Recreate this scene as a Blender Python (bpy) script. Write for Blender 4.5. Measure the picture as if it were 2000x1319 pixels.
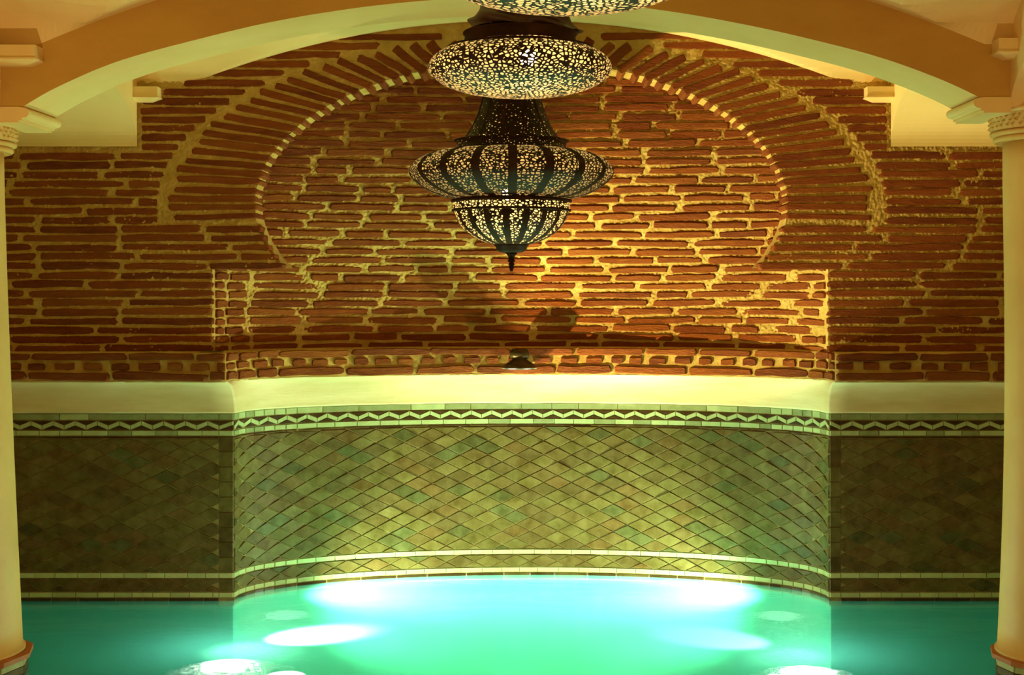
import bpy, math, random
from mathutils import Vector, Matrix, noise
random.seed(7)
R = math.radians
for o in list(bpy.data.objects):
    bpy.data.objects.remove(o)
sc = bpy.context.scene
col = sc.collection

# ------------------------------------------------------------------ camera
F, VX, VY, CZ = 2667.0, 1060.0, 565.0, 1.827      # focal length in px, vanishing point, eye height over the water
def wx(px, d): return (px - VX) * d / F
def wz(py, d): return CZ + (VY - py) * d / F
cam_d = bpy.data.cameras.new('camera')
cam = bpy.data.objects.new('camera', cam_d)
col.objects.link(cam)
cam.location = (0, 0, CZ)
cam.rotation_euler = (R(90), 0, 0)
cam_d.sensor_width = 36
cam_d.lens = F / 2000 * 36
cam_d.shift_x = (1000 - VX) / 2000
cam_d.shift_y = -(659.5 - VY) / 2000
cam_d.clip_start = 0.05
sc.camera = cam

# ------------------------------------------------------------------ world, exposure
w = bpy.data.worlds.new('world')
sc.world = w
w.use_nodes = True
w.node_tree.nodes['Background'].inputs[0].default_value = (1.0, 0.66, 0.22, 1)
w.node_tree.nodes['Background'].inputs[1].default_value = 0.82
vs = sc.view_settings
vs.view_transform = 'Standard'
vs.look = 'None'
vs.gamma = 1.0
vs.use_curve_mapping = False
vs.exposure = 0.0

# lamp powers (the lights themselves are made in their lamps' builders)
P_GLOBE, P_ONION, P_POOL, P_SPOT = 8, 11, 75, 0.6
P_BEAM_L, P_BEAM_R, P_WASH = 2500, 300, 1080
P_FILL_L, P_FILL_R = 150, 80

# ------------------------------------------------------------------ materials
def lin(c):
    return tuple((v / 255 / 12.92 if v / 255 <= 0.04045 else ((v / 255 + 0.055) / 1.055) ** 2.4) for v in c) + (1,)

def newmat(name):
    m = bpy.data.materials.new(name)
    m.use_nodes = True
    nt = m.node_tree
    nt.nodes.clear()
    out = nt.nodes.new('ShaderNodeOutputMaterial')
    return m, nt, out

def N(nt, t, **kw):
    n = nt.nodes.new(t)
    for k, v in kw.items():
        if k in n.inputs:
            n.inputs[k].default_value = v
        else:
            setattr(n, k, v)
    return n

def surf(name, c1, c2, scale=6.0, rough=0.7, bump=0.3, bscale=40.0, dist=0.01, spec=0.4, metal=0.0, objrand=None, stretch=None, detail=6.0):
    """noise-mottled surface: c1/c2 sRGB, optional per-object random tint ramp"""
    m, nt, out = newmat(name)
    L = nt.links
    b = N(nt, 'ShaderNodeBsdfPrincipled', Roughness=rough, Metallic=metal)
    b.inputs['Specular IOR Level'].default_value = spec
    tc = N(nt, 'ShaderNodeNewGeometry')
    src = tc.outputs['Position']
    if stretch:
        mp = N(nt, 'ShaderNodeVectorMath', operation='MULTIPLY')
        mp.inputs[1].default_value = stretch
        L.new(src, mp.inputs[0]); src = mp.outputs[0]
    n1 = N(nt, 'ShaderNodeTexNoise', Scale=scale, Detail=detail, Roughness=0.6)
    L.new(src, n1.inputs['Vector'])
    cr = N(nt, 'ShaderNodeValToRGB')
    cr.color_ramp.elements[0].position = 0.33; cr.color_ramp.elements[0].color = lin(c1)
    cr.color_ramp.elements[1].position = 0.67; cr.color_ramp.elements[1].color = lin(c2)
    L.new(n1.outputs[0], cr.inputs[0])
    colr = cr.outputs[0]
    if objrand:
        oi = N(nt, 'ShaderNodeObjectInfo')
        r2 = N(nt, 'ShaderNodeValToRGB')
        els = r2.color_ramp.elements
        while len(els) < len(objrand): els.new(0.5)
        for i, c in enumerate(objrand):
            els[i].position = i / (len(objrand) - 1); els[i].color = lin(c)
        L.new(oi.outputs['Random'], r2.inputs[0])
        mx = N(nt, 'ShaderNodeMix', data_type='RGBA')
        mx.inputs[0].default_value = 0.6
        L.new(colr, mx.inputs[6]); L.new(r2.outputs[0], mx.inputs[7])
        colr = mx.outputs[2]
    L.new(colr, b.inputs['Base Color'])
    if bump:
        n2 = N(nt, 'ShaderNodeTexNoise', Scale=bscale, Detail=8.0, Roughness=0.65)
        L.new(src, n2.inputs['Vector'])
        bp = N(nt, 'ShaderNodeBump', Strength=bump, Distance=dist)
        L.new(n2.outputs[0], bp.inputs['Height'])
        L.new(bp.outputs[0], b.inputs['Normal'])
    L.new(b.outputs[0], out.inputs[0])
    return m

M = {}
M['brick'] = surf('brick', (112, 48, 10), (162, 84, 22), 14, 0.85, 0.9, 46, 0.02, 0.2,
                  objrand=[(98, 40, 9), (128, 58, 13), (146, 72, 18), (112, 48, 10), (160, 88, 28)], stretch=(0.6, 1, 2.2))
M['mortar'] = surf('mortar', (178, 138, 62), (206, 168, 90), 9, 0.9, 0.8, 60, 0.012, 0.2)
M['cream'] = surf('cream_plaster', (222, 186, 118), (232, 198, 132), 2.2, 0.55, 0.12, 12, 0.01, 0.3)
M['cove'] = surf('cove_plaster', (200, 172, 118), (222, 198, 150), 3.0, 0.5, 0.15, 14, 0.01, 0.35, stretch=(0.5, 0.5, 3.0))
M['ochre'] = surf('ochre_plaster', (176, 130, 54), (194, 148, 66), 1.6, 0.7, 0.15, 20, 0.01, 0.25, stretch=(0.7, 1, 1.6))
M['column'] = surf('column_plaster', (214, 168, 98), (226, 182, 112), 3.0, 0.5, 0.15, 10, 0.012, 0.35)
M['carved'] = surf('carved_plaster', (200, 154, 82), (216, 172, 98), 8, 0.7, 0.2, 60, 0.01, 0.25)
M['terracotta'] = surf('terracotta', (160, 92, 44), (184, 112, 58), 8, 0.6, 0.2, 40, 0.01, 0.3)
M['grout'] = surf('grout', (120, 102, 56), (146, 126, 76), 20, 0.85, 0.4, 80, 0.006, 0.2)
def tilem(n, c, d=14, rough=0.5, spec=0.12):
    return surf(n, tuple(max(0, v - d) for v in c), tuple(min(255, v + d) for v in c), 16, rough, 0.35, 26, 0.006, spec)
TILE = [tilem('tile_brown', (94, 74, 34)), tilem('tile_olive', (93, 78, 35)), tilem('tile_umber', (86, 68, 31)),
        tilem('tile_khaki', (101, 84, 40)), tilem('tile_sage', (83, 78, 40)), tilem('tile_rust', (96, 71, 32)),
        tilem('tile_moss', (75, 68, 31))]
M['pale'] = tilem('tile_pale_green', (164, 168, 118), 8, 0.5)
M['pale2'] = tilem('tile_grey_green', (132, 134, 90), 10, 0.42)
M['white_tile'] = tilem('tile_white', (178, 178, 126), 8, 0.5)
M['dark_tile'] = tilem('tile_dark', (64, 44, 18), 10, 0.3)
M['edge_tile'] = tilem('tile_edge', (80, 62, 28), 12, 0.3)
M['pool'] = surf('pool_plaster', (34, 138, 114), (44, 152, 126), 2, 0.6, 0.1, 8, 0.01, 0.3)
M['brass'] = surf('dark_brass', (38, 20, 7), (56, 32, 12), 12, 0.6, 0.1, 60, 0.003, 0.08)
M['leather'] = surf('dark_leather', (44, 20, 12), (66, 32, 18), 10, 0.4, 0.3, 30, 0.01, 0.5)
M['steel'] = surf('steel_rim', (150, 160, 170), (180, 190, 200), 10, 0.25, 0.0, 60, 0.003, 0.5, metal=1.0)
M['bronze'] = surf('dark_bronze', (60, 50, 26), (78, 66, 34), 10, 0.4, 0.1, 50, 0.003, 0.5, metal=0.6)

def emit(name, c, s):
    m, nt, out = newmat(name)
    e = N(nt, 'ShaderNodeEmission', Color=c, Strength=s)
    nt.links.new(e.outputs[0], out.inputs[0])
    return m
M['bulb'] = emit('warm_bulb', (1.0, 0.78, 0.42, 1), 55)
M['pool_lens'] = emit('pool_lamp_lens', (0.95, 1.0, 0.85, 1), 60)
M['pool_lens_dim'] = emit('pool_lamp_lens_dim', (0.7, 1.0, 0.85, 1), 4)
M['spot_lens'] = emit('spot_lens', (0.75, 0.9, 1.0, 1), 6)

def pierced(name, scale, thr, stretch, dim=1.0, clear=0.3):
    """brass sheet with chased holes backed by milky glass: the holes glow from the bulb inside"""
    m, nt, out = newmat(name)
    L = nt.links
    tc = N(nt, 'ShaderNodeTexCoord')
    mp = N(nt, 'ShaderNodeVectorMath', operation='MULTIPLY')
    mp.inputs[1].default_value = stretch
    L.new(tc.outputs['Object'], mp.inputs[0])
    v = N(nt, 'ShaderNodeTexVoronoi', feature='DISTANCE_TO_EDGE', Scale=scale, Randomness=0.85)
    L.new(mp.outputs[0], v.inputs['Vector'])
    gt = N(nt, 'ShaderNodeMath', operation='GREATER_THAN')
    gt.inputs[1].default_value = thr
    L.new(v.outputs['Distance'], gt.inputs[0])
    b = N(nt, 'ShaderNodeBsdfPrincipled', Roughness=0.5, Metallic=0.0)
    b.inputs['Specular IOR Level'].default_value = 0.15
    b.inputs['Base Color'].default_value = lin((36, 19, 7))
    tl = N(nt, 'ShaderNodeBsdfTranslucent')
    tl.inputs[0].default_value = (1.0 * dim, 0.78 * dim, 0.44 * dim, 1)
    tr = N(nt, 'ShaderNodeBsdfTransparent')
    mh = N(nt, 'ShaderNodeMixShader', Fac=clear)
    L.new(tl.outputs[0], mh.inputs[1]); L.new(tr.outputs[0], mh.inputs[2])
    mx = N(nt, 'ShaderNodeMixShader')
    L.new(gt.outputs[0], mx.inputs[0]); L.new(b.outputs[0], mx.inputs[1]); L.new(mh.outputs[0], mx.inputs[2])
    L.new(mx.outputs[0], out.inputs[0])
    return m
M['pierced'] = pierced('pierced_brass', 56, 0.19, (1, 1, 1.5), 0.8, 0.15)
M['pierced_fine'] = pierced('pierced_brass_fine', 50, 0.19, (1, 1, 1.5), 0.8, 0.15)
M['pierced_dim'] = pierced('pierced_brass_dots', 60, 0.36, (1, 1, 1.5), 0.6, 0.3)

def water_mat():
    m, nt, out = newmat('pool_water')
    L = nt.links
    g = N(nt, 'ShaderNodeNewGeometry')
    mp = N(nt, 'ShaderNodeVectorMath', operation='MULTIPLY')
    mp.inputs[1].default_value = (1.0, 2.2, 1.0)
    L.new(g.outputs['Position'], mp.inputs[0])
    n1 = N(nt, 'ShaderNodeTexNoise', Scale=2.2, Detail=4.0, Roughness=0.5, Distortion=0.6)
    L.new(mp.outputs[0], n1.inputs['Vector'])
    n2 = N(nt, 'ShaderNodeTexNoise', Scale=16.0, Detail=3.0, Roughness=0.6, Distortion=0.4)
    L.new(mp.outputs[0], n2.inputs['Vector'])
    ad = N(nt, 'ShaderNodeMath', operation='MULTIPLY_ADD')
    ad.inputs[1].default_value = 0.12
    L.new(n2.outputs[0], ad.inputs[0]); L.new(n1.outputs[0], ad.inputs[2])
    bp = N(nt, 'ShaderNodeBump', Strength=0.12, Distance=0.05)
    L.new(ad.outputs[0], bp.inputs['Height'])
    tr = N(nt, 'ShaderNodeBsdfTransparent'); tr.inputs[0].default_value = (1.0, 0.97, 0.82, 1)
    tl = N(nt, 'ShaderNodeBsdfTranslucent'); tl.inputs[0].default_value = (0.14, 0.80, 0.66, 1)
    df = N(nt, 'ShaderNodeBsdfDiffuse'); df.inputs[0].default_value = (0.03, 0.48, 0.40, 1)
    m1 = N(nt, 'ShaderNodeMixShader', Fac=0.35)
    L.new(tl.outputs[0], m1.inputs[1]); L.new(df.outputs[0], m1.inputs[2])
    m2 = N(nt, 'ShaderNodeMixShader', Fac=0.58)
    L.new(m1.outputs[0], m2.inputs[1]); L.new(tr.outputs[0], m2.inputs[2])
    n3 = N(nt, 'ShaderNodeTexNoise', Scale=34.0, Detail=3.0, Roughness=0.6, Distortion=1.2)
    mp3 = N(nt, 'ShaderNodeVectorMath', operation='MULTIPLY')
    mp3.inputs[1].default_value = (0.6, 1.6, 1.0)
    L.new(g.outputs['Position'], mp3.inputs[0]); L.new(mp3.outputs[0], n3.inputs['Vector'])
    bp3 = N(nt, 'ShaderNodeBump', Strength=0.8, Distance=0.035)
    L.new(n3.outputs[0], bp3.inputs['Height'])
    rf = N(nt, 'ShaderNodeBsdfRefraction', IOR=1.33, Roughness=0.0)
    rf.inputs[0].default_value = (0.85, 1.0, 0.9, 1)
    L.new(bp3.outputs[0], rf.inputs['Normal'])
    m4 = N(nt, 'ShaderNodeMixShader', Fac=0.2)
    L.new(m2.outputs[0], m4.inputs[1]); L.new(rf.outputs[0], m4.inputs[2])
    m2 = m4
    gl = N(nt, 'ShaderNodeBsdfGlossy', Roughness=0.16)
    L.new(bp.outputs[0], gl.inputs['Normal'])
    fr = N(nt, 'ShaderNodeFresnel', IOR=1.33)
    m3 = N(nt, 'ShaderNodeMixShader')
    L.new(fr.outputs[0], m3.inputs[0]); L.new(m2.outputs[0], m3.inputs[1]); L.new(gl.outputs[0], m3.inputs[2])
    L.new(m3.outputs[0], out.inputs[0])
    return m
M['water'] = water_mat()

# ------------------------------------------------------------------ helpers
def mesh(name, verts, faces, mats, smooth=False, fmat=None):
    me = bpy.data.meshes.new(name)
    me.from_pydata(verts, [], faces)
    for m in (mats if isinstance(mats, (list, tuple)) else [mats]):
        me.materials.append(m)
    if fmat:
        me.polygons.foreach_set('material_index', fmat)
    if smooth:
        me.polygons.foreach_set('use_smooth', [True] * len(me.polygons))
    me.update()
    return me
def link(name, me, parent=None):
    o = bpy.data.objects.new(name, me)
    col.objects.link(o)
    if parent: o.parent = parent
    return o
def obj(name, verts, faces, mats, parent=None, smooth=False, fmat=None):
    return link(name, mesh(name, verts, faces, mats, smooth, fmat), parent)
def struct(o, label=None):
    o['kind'] = 'structure'
    if label: o['label'] = label
    return o
def thing(name, label, cat, loc=(0, 0, 0), group=None):
    o = bpy.data.objects.new(name, None)
    o.empty_display_size = 0.1
    col.objects.link(o)
    o.location = loc
    return tag(o, label, cat, group)
def tag(o, label, cat, group=None):
    o['label'] = label; o['category'] = cat
    if group: o['group'] = group
    return o
def grid(fn, nu, nv, flip=False):
    vs_, fs = [], []
    for j in range(nv + 1):
        for i in range(nu + 1):
            vs_.append(fn(i / nu, j / nv))
    for j in range(nv):
        for i in range(nu):
            a = j * (nu + 1) + i
            q = (a, a + 1, a + nu + 2, a + nu + 1)
            fs.append(q[::-1] if flip else q)
    return vs_, fs
def join(parts):
    V, Fc = [], []
    for v, f in parts:
        o = len(V); V += list(v); Fc += [tuple(i + o for i in q) for q in f]
    return V, Fc
def box(x0, x1, y0, y1, z0, z1):
    v = [(x0, y0, z0), (x1, y0, z0), (x1, y1, z0), (x0, y1, z0), (x0, y0, z1), (x1, y0, z1), (x1, y1, z1), (x0, y1, z1)]
    return v, [(0, 3, 2, 1), (4, 5, 6, 7), (0, 1, 5, 4), (1, 2, 6, 5), (2, 3, 7, 6), (3, 0, 4, 7)]
def lathe(prof, n=48, cap=True):
    V, Fc = [], []
    for r, z in prof:
        for k in range(n):
            a = 2 * math.pi * k / n
            V.append((r * math.cos(a), r * math.sin(a), z))
    for j in range(len(prof) - 1):
        for k in range(n):
            Fc.append((j * n + k, j * n + (k + 1) % n, (j + 1) * n + (k + 1) % n, (j + 1) * n + k))
    if cap:
        Fc.append(tuple(range(n))[::-1]); Fc.append(tuple((len(prof) - 1) * n + k for k in range(n)))
    return V, Fc
def nz(x, y, z, s, amp): return noise.fractal(Vector((x * s, y * s, z * s)), 1.0, 2.0, 3) * amp

# ------------------------------------------------------------------ the lie of the place
YW = 8.0                     # brick wall plane
YF, YB = 6.2, 6.61           # faces of the front arch
XL_T, XR_T = -2.37, 2.034    # inner faces of the side arches
VCX, VZ, VC = -0.14, 3.40, 0.10
def zA(x): return VZ - VC * (x - VCX) ** 2          # vault curve seen on the wall
ACX, ACZ, AX, AY = wx(1018, YW), wz(400, YW), 1.56, 0.846    # horseshoe opening
OX, OY = 2.10, 1.005                                          # outer edge of the brick ring
ZLEDGE = wz(522, YW)
XJL, XJR = wx(415, YW), wx(1617, YW)
NCX, NA = (XJL + XJR) / 2, (XJR - XJL) / 2 + 0.005            # brick niche above the cornice
def bz(z):
    t = min(1, max(0, (z - 1.60) / 1.20)); t = t * t * (3 - 2 * t)
    return 0.72 - 0.44 * t
def open_x(z):
    """left and right edge of the opening in the flat brick wall"""
    if z < ZLEDGE: return XJL, XJR
    q = 1 - ((z - ACZ) / AY) ** 2
    if q <= 0: return ACX, ACX
    h = AX * math.sqrt(q)
    return ACX - h, ACX + h
def niche_y(x, z): return YW + bz(z) * math.sqrt(max(0.0, 1 - ((x - NCX) / NA) ** 2))

# lower niche plan
TCX, TA, TB = -0.065, 1.745, 0.73        # tile wall ellipse
CCX, CA, CB = -0.070, 1.765, 0.705       # cornice ellipse
YC = 7.92
class Path:
    """left straight, niche ellipse, right straight; arc length from the left end"""
    def __init__(s, y, cx, a, b, x0, x1, n=240):
        s.pts = []
        s.pts.append((x0, y)); s.i1 = 1
        for k in range(n + 1):
            t = math.pi - math.pi * k / n
            s.pts.append((cx + a * math.cos(t), y + b * math.sin(t)))
        s.pts.append((x1, y))
        s.len = [0]
        for p, q in zip(s.pts, s.pts[1:]):
            s.len.append(s.len[-1] + math.hypot(q[0] - p[0], q[1] - p[1]))
        s.s1, s.s2, s.L = s.len[1], s.len[-2], s.len[-1]
    def at(s, u):
        u = min(max(u, 0), s.L - 1e-6)
        lo, hi = 0, len(s.len) - 1
        while hi - lo > 1:
            m = (lo + hi) // 2
            if s.len[m] <= u: lo = m
            else: hi = m
        f = (u - s.len[lo]) / (s.len[hi] - s.len[lo])
        p, q = s.pts[lo], s.pts[hi]
        t = Vector((q[0] - p[0], q[1] - p[1], 0)).normalized()
        return Vector((p[0] + f * (q[0] - p[0]), p[1] + f * (q[1] - p[1]), 0)), t
X0, X1 = -3.45, 2.95
TP = Path(YW, TCX, TA, TB, X0, X1)
CP = Path(YC, CCX, CA, CB, X0, X1)

def frame(p, t, n):
    """matrix with local x along t, local -y along the outward normal n"""
    t = t.normalized(); n = n.normalized(); up = (-n).cross(t) * -1
    up = t.cross(-n)
    up.normalize()
    m = Matrix.Identity(4)
    for i in range(3):
        m[i][0] = t[i]; m[i][1] = -n[i]; m[i][2] = up[i]; m[i][3] = p[i]
    return m

# ------------------------------------------------------------------ bricks
def brick_mesh(seed, mid=-0.55):
    rnd = random.Random(seed)
    out = [(-0.5, -0.30), (-0.47, -0.5), (-0.16, -0.5), (0.17, -0.5), (0.47, -0.5), (0.5, -0.25),
           (0.5, 0.28), (0.47, 0.5), (0.15, 0.5), (-0.18, 0.5), (-0.47, 0.5), (-0.5, 0.28)]
    V = []
    o2 = [(x + rnd.uniform(-0.015, 0.015), z + rnd.uniform(-0.12, 0.08) * (1 if z > 0 else -1)) for x, z in out]
    for x, z in o2: V.append((x * 0.955, -1.0 + rnd.uniform(-0.1, 0.1) * (1 + mid) / 0.45, z * 0.84))
    for x, z in o2: V.append((x, mid, z))
    for x, z in o2: V.append((x, 1.0, z))
    n = len(out)
    Fc = [tuple(range(n))]
    for j in range(2):
        for k in range(n):
            a, b = j * n + k, j * n + (k + 1) % n
            Fc.append((b, a, a + n, b + n))
    return mesh('brick', V, Fc, M['brick'])
BR = [brick_mesh(i) for i in range(10)]
BRD = [brick_mesh(40 + i, -0.96) for i in range(8)]
def brick(parent, p, t, n, L, H, D=0.016, roll=0.0, kinds=None):
    o = link('brick', random.choice(kinds or BR), parent)
    m = frame(Vector(p), Vector(t), Vector(n))
    if roll: m = m @ Matrix.Rotation(roll, 4, 'Y')
    fl = -1 if random.random() < 0.5 else 1
    o.matrix_world = m @ Matrix.Rotation(0 if fl > 0 else math.pi, 4, 'Y') @ Matrix.Diagonal((L, D, H, 1))
    return o

PITCH, BH = 0.0537, 0.038
ROW0 = wz(681, YW)
AMP = 0.005
# flat brick wall, its mortar bed
def wall_half(side):
    parts = []
    xe = X0 - 0.1 if side < 0 else X1 + 0.1
    def pt(x, z): return (x, YW - 0.0066 + nz(x, 0, z, 16, 0.004) + nz(x, 3, z, 62, 0.0062), z)
    def g(fz, fx, nu, nv):
        def fn(u, v):
            z = fz(v); x = xe + (fx(z) - xe) * u
            return pt(x, z)
        return grid(fn, nu, nv, flip=side > 0)
    k = 0 if side < 0 else 1
    parts.append(g(lambda v: 1.38 + (ZLEDGE - 1.38) * v, lambda z: open_x(1.5)[k], 280, 110))
    t0 = math.asin((ZLEDGE - ACZ) / AY)
    parts.append(g(lambda v: ACZ + AY * math.sin(t0 + (math.pi / 2 - t0) * v), lambda z: open_x(z)[k], 430, 250))
    parts.append(g(lambda v: ACZ + AY + 0.40 * v, lambda z: ACX, 430, 50))
    return parts
wall_back = struct(obj('wall_back', *join(wall_half(-1) + wall_half(1)), M['mortar'], smooth=True),
                   'flat brick wall with ochre mortar around the horseshoe arch')
def fill(a, b, z, parent, lmin, lmax, gap, y=YW, jit=0.004, deep=None):
    x = a - random.uniform(0, 0.3) if a <= X0 + 0.01 else a
    while x < b - 0.05:
        L = random.uniform(lmin, lmax)
        e = x + L
        if e > b - 0.12: e = b
        x_, e_ = max(x, a), e
        if (deep == 'b' and e_ == b) or (deep == 'a' and x_ == a):
            brick(parent, ((x_ + e_) / 2, y + 0.050, z), (1, 0, 0), (0, -1, 0), e_ - x_, BH * random.uniform(0.9, 1.1), 0.062, 0, BRD)
        elif e_ - x_ > 0.05:
            brick(parent, ((x_ + e_) / 2, y - 0.0005, z + random.uniform(-jit, jit)), (1, 0, 0), (0, -1, 0),
                  e_ - x_ , BH * random.uniform(1.0, 1.2), random.uniform(0.010, 0.014), random.gauss(0, 0.004))
        x = e + gap * random.uniform(0.7, 1.5)
nrows = 36
for r in range(nrows):
    z = ROW0 + PITCH * r
    lo, hi = open_x(z)
    q = 1 - ((z - ACZ) / OY) ** 2
    if z > ACZ - 0.13:
        if z < ACZ: h = OX
        else: h = OX * math.sqrt(q) if q > 0 else 0
        lo, hi = ACX - h, ACX + h
        if h < 0.05: continue
        gap_in = 0.03
    else:
        gap_in = -0.004
    a, b = X0, X1
    if z > wz(292, YW):
        a, b = XL_T + 0.02, XR_T - 0.02
        if z > VZ - 0.03: continue
        xv = math.sqrt(max(0, (VZ + 0.02 - z) / VC))
        a, b = max(a, VCX - xv), min(b, VCX + xv)
    dp = ZLEDGE < z < ACZ - 0.13
    if dp: gap_in = -0.012
    if lo - a > 0.08: fill(a, lo - gap_in, z, wall_back, 0.40, 0.64, 0.028, deep='b' if dp else None)
    if b - hi > 0.08: fill(hi + gap_in, b, z, wall_back, 0.40, 0.64, 0.028, deep='a' if dp else None)

# brick ring of the horseshoe arch with its reveal
def reveal():
    t0 = math.asin((ZLEDGE - ACZ) / AY)
    parts = []
    def fn(u, v):
        t = t0 + (math.pi - 2 * t0) * u
        x, z = ACX + (AX) * math.cos(t), ACZ + AY * math.sin(t)
        y1 = niche_y(x, z) + 0.03
        y = YW + (y1 - YW) * v
        k = 1 + nz(x, y, z, 18, 0.004)
        return (ACX + (x - ACX) * k, y, ACZ + (z - ACZ) * k)
    parts.append(grid(fn, 200, 8))
    for xa, xb in ((XJL, open_x(ZLEDGE)[0]), (open_x(ZLEDGE)[1], XJR)):
        def f2(u, v):
            x = xa + (xb - xa) * u
            return (x, YW + (niche_y(x, ZLEDGE) + 0.03 - YW) * v, ZLEDGE + nz(x, v, 0, 12, 0.004))
        parts.append(grid(f2, 30, 6))
    return join(parts)
ring = struct(obj('trim_1', *reveal(), M['mortar'], smooth=True), 'ring of radiating bricks around the horseshoe arch')
nv_ = 58
for i in range(nv_):
    t = R(-6) + R(192) * (i + 0.5) / nv_
    t += random.gauss(0, 0.003)
    ct, st = math.cos(t), math.sin(t)
    pi_ = Vector((ACX + (AX - 0.012) * ct, 0, ACZ + (AY - 0.010) * st))
    kk = random.uniform(0.965, 0.99)
    po = Vector((ACX + OX * ct * kk, 0, ACZ + OY * st * kk))
    d = (po - pi_); Ln = d.length; d.normalize()
    mid = (pi_ + po) / 2
    dt = R(192) / nv_
    tan = Vector((-(AX + OX) / 2 * st, 0, (AY + OY) / 2 * ct)) * dt
    sp = abs(tan.x * d.z - tan.z * d.x)
    dep = (niche_y(pi_.x, pi_.z) - YW) + 0.02
    D = (dep + 0.014) / 2
    p = Vector((mid.x, YW + (dep - 0.014) / 2, mid.z))
    if d.x < 0: d = -d
    brick(ring, p, d, (0, -1, 0), Ln, sp * 0.72 * random.uniform(0.9, 1.1), D, 0.0, BRD)

# concave brick niche above the cornice
def niche_grid(u, v):
    t = math.pi - math.pi * u
    x = NCX + NA * math.cos(t)
    z = 1.40 + (3.30 - 1.40) * v
    y = niche_y(x, z)
    return (x, y - 0.004 + nz(x, y, z, 15, 0.006) + nz(x, 3, z, 70, 0.009), z)
wall_niche = struct(obj('wall_niche', *grid(niche_grid, 640, 320), M['mortar'], smooth=True),
                    'concave brick wall inside the horseshoe arch')
for r in range(34):
    z = ROW0 + PITCH * (r - 0.15)
    lo, hi = open_x(z)
    if hi - lo < 0.2: break
    if z > ZLEDGE: lo, hi = lo - 0.06, hi + 0.06
    n = 400
    pts = []
    for k in range(n + 1):
        t = math.pi - math.pi * k / n
        x = NCX + NA * math.cos(t)
        if lo <= x <= hi: pts.append((x, niche_y(x, z)))
    ln = [0]
    for p, q in zip(pts, pts[1:]): ln.append(ln[-1] + math.hypot(q[0] - p[0], q[1] - p[1]))
    def at(s):
        for k in range(len(ln) - 1):
            if ln[k + 1] >= s: break
        f = (s - ln[k]) / (ln[k + 1] - ln[k])
        return pts[k][0] + f * (pts[k + 1][0] - pts[k][0])
    s = -random.uniform(0, 0.06)
    while s < ln[-1] - 0.05:
        L = random.uniform(0.27, 0.46)
        if random.random() < 0.12: L *= 0.55
        if z < ZLEDGE and (s < 0.16 or s > ln[-1] - 0.26): L = min(L, 0.13)
        e = min(s + L, ln[-1])
        s0 = max(s, 0.004)
        if e - s0 > 0.05:
            x = at((s0 + e) / 2)
            y = niche_y(x, z)
            xa, xb = at(max(s0, 0.001)), at(e)
            t = Vector((xb - xa, niche_y(xb, z) - niche_y(xa, z), 0)).normalized()
            up = Vector((0, niche_y(x, z + 0.02) - niche_y(x, z - 0.02), 0.04))
            nn = t.cross(up); nn.normalize()
            brick(wall_niche, (x, y - 0.001, z + random.uniform(-0.004, 0.004)), t, nn, e - s0,
                  BH * random.uniform(0.92, 1.15), random.uniform(0.013, 0.021), random.gauss(0, 0.012))
        s = e + random.uniform(0.02, 0.04)

# ------------------------------------------------------------------ cornice of three brick courses
def cornice_bed():
    rows = [(0.0, 1.285), (0.0, 1.30), (0.0, 1.355), (0.004, 1.405), (0.0, 1.45), (0.012, 1.462), (0.16, 1.464)]
    us = [CP.s1 * k / 40 for k in range(41)] + [CP.s1 + (CP.s2 - CP.s1) * k / 200 for k in range(1, 200)] + \
         [CP.s2 + (CP.L - CP.s2) * k / 40 for k in range(41)]
    V, Fc = [], []
    for off, z in rows:
        for u in us:
            p, t = CP.at(u)
            n = Vector((t.y, -t.x, 0))
            q = p - n * (off + 0.002) + n * nz(p.x, p.y, z, 20, 0.006)
            V.append((q.x, q.y, z))
    k = len(us)
    for j in range(len(rows) - 1):
        for i in range(k - 1):
            Fc.append((j * k + i, j * k + i + 1, (j + 1) * k + i + 1, (j + 1) * k + i))
    return V, Fc
cornice = struct(obj('trim_2', *cornice_bed(), M['mortar'], smooth=True), 'brick cornice with a row of header bricks above the tiled wall')
def cornice_course(z, H, lmin, lmax, gap, proud, hj):
    for a, b in ((0, CP.s1), (CP.s1, CP.s2), (CP.s2, CP.L)):
        s = a + 0.005
        while s < b - 0.03:
            nich = a == CP.s1
            L = random.uniform(lmin, lmax) * (0.85 if nich else 1.0)
            near_end = nich and (s < a + 0.35 or s > b - 0.45)
            if near_end: L = min(L, 0.13)
            e = min(s + L, b - 0.005)
            if e - s > 0.025:
                p, _ = CP.at((s + e) / 2)
                pa, _ = CP.at(s); pb, _ = CP.at(e)
                t = (pb - pa).normalized()
                n = Vector((t.y, -t.x, 0))
                brick(cornice, (p.x, p.y, z + random.uniform(-0.003, 0.003)), t, n, e - s,
                      H * random.uniform(1 - hj, 1 + hj), proud, random.gauss(0, 0.01))
            s = e + gap * random.uniform(0.75, 1.3) * (0.6 if near_end and gap > 0.03 else 1)
cornice_course(1.433, 0.042, 0.34, 0.60, 0.016, 0.022, 0.06)
cornice_course(1.377, 0.040, 0.085, 0.125, 0.050, 0.013, 0.14)
cornice_course(1.320, 0.048, 0.36, 0.60, 0.016, 0.020, 0.06)

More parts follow.
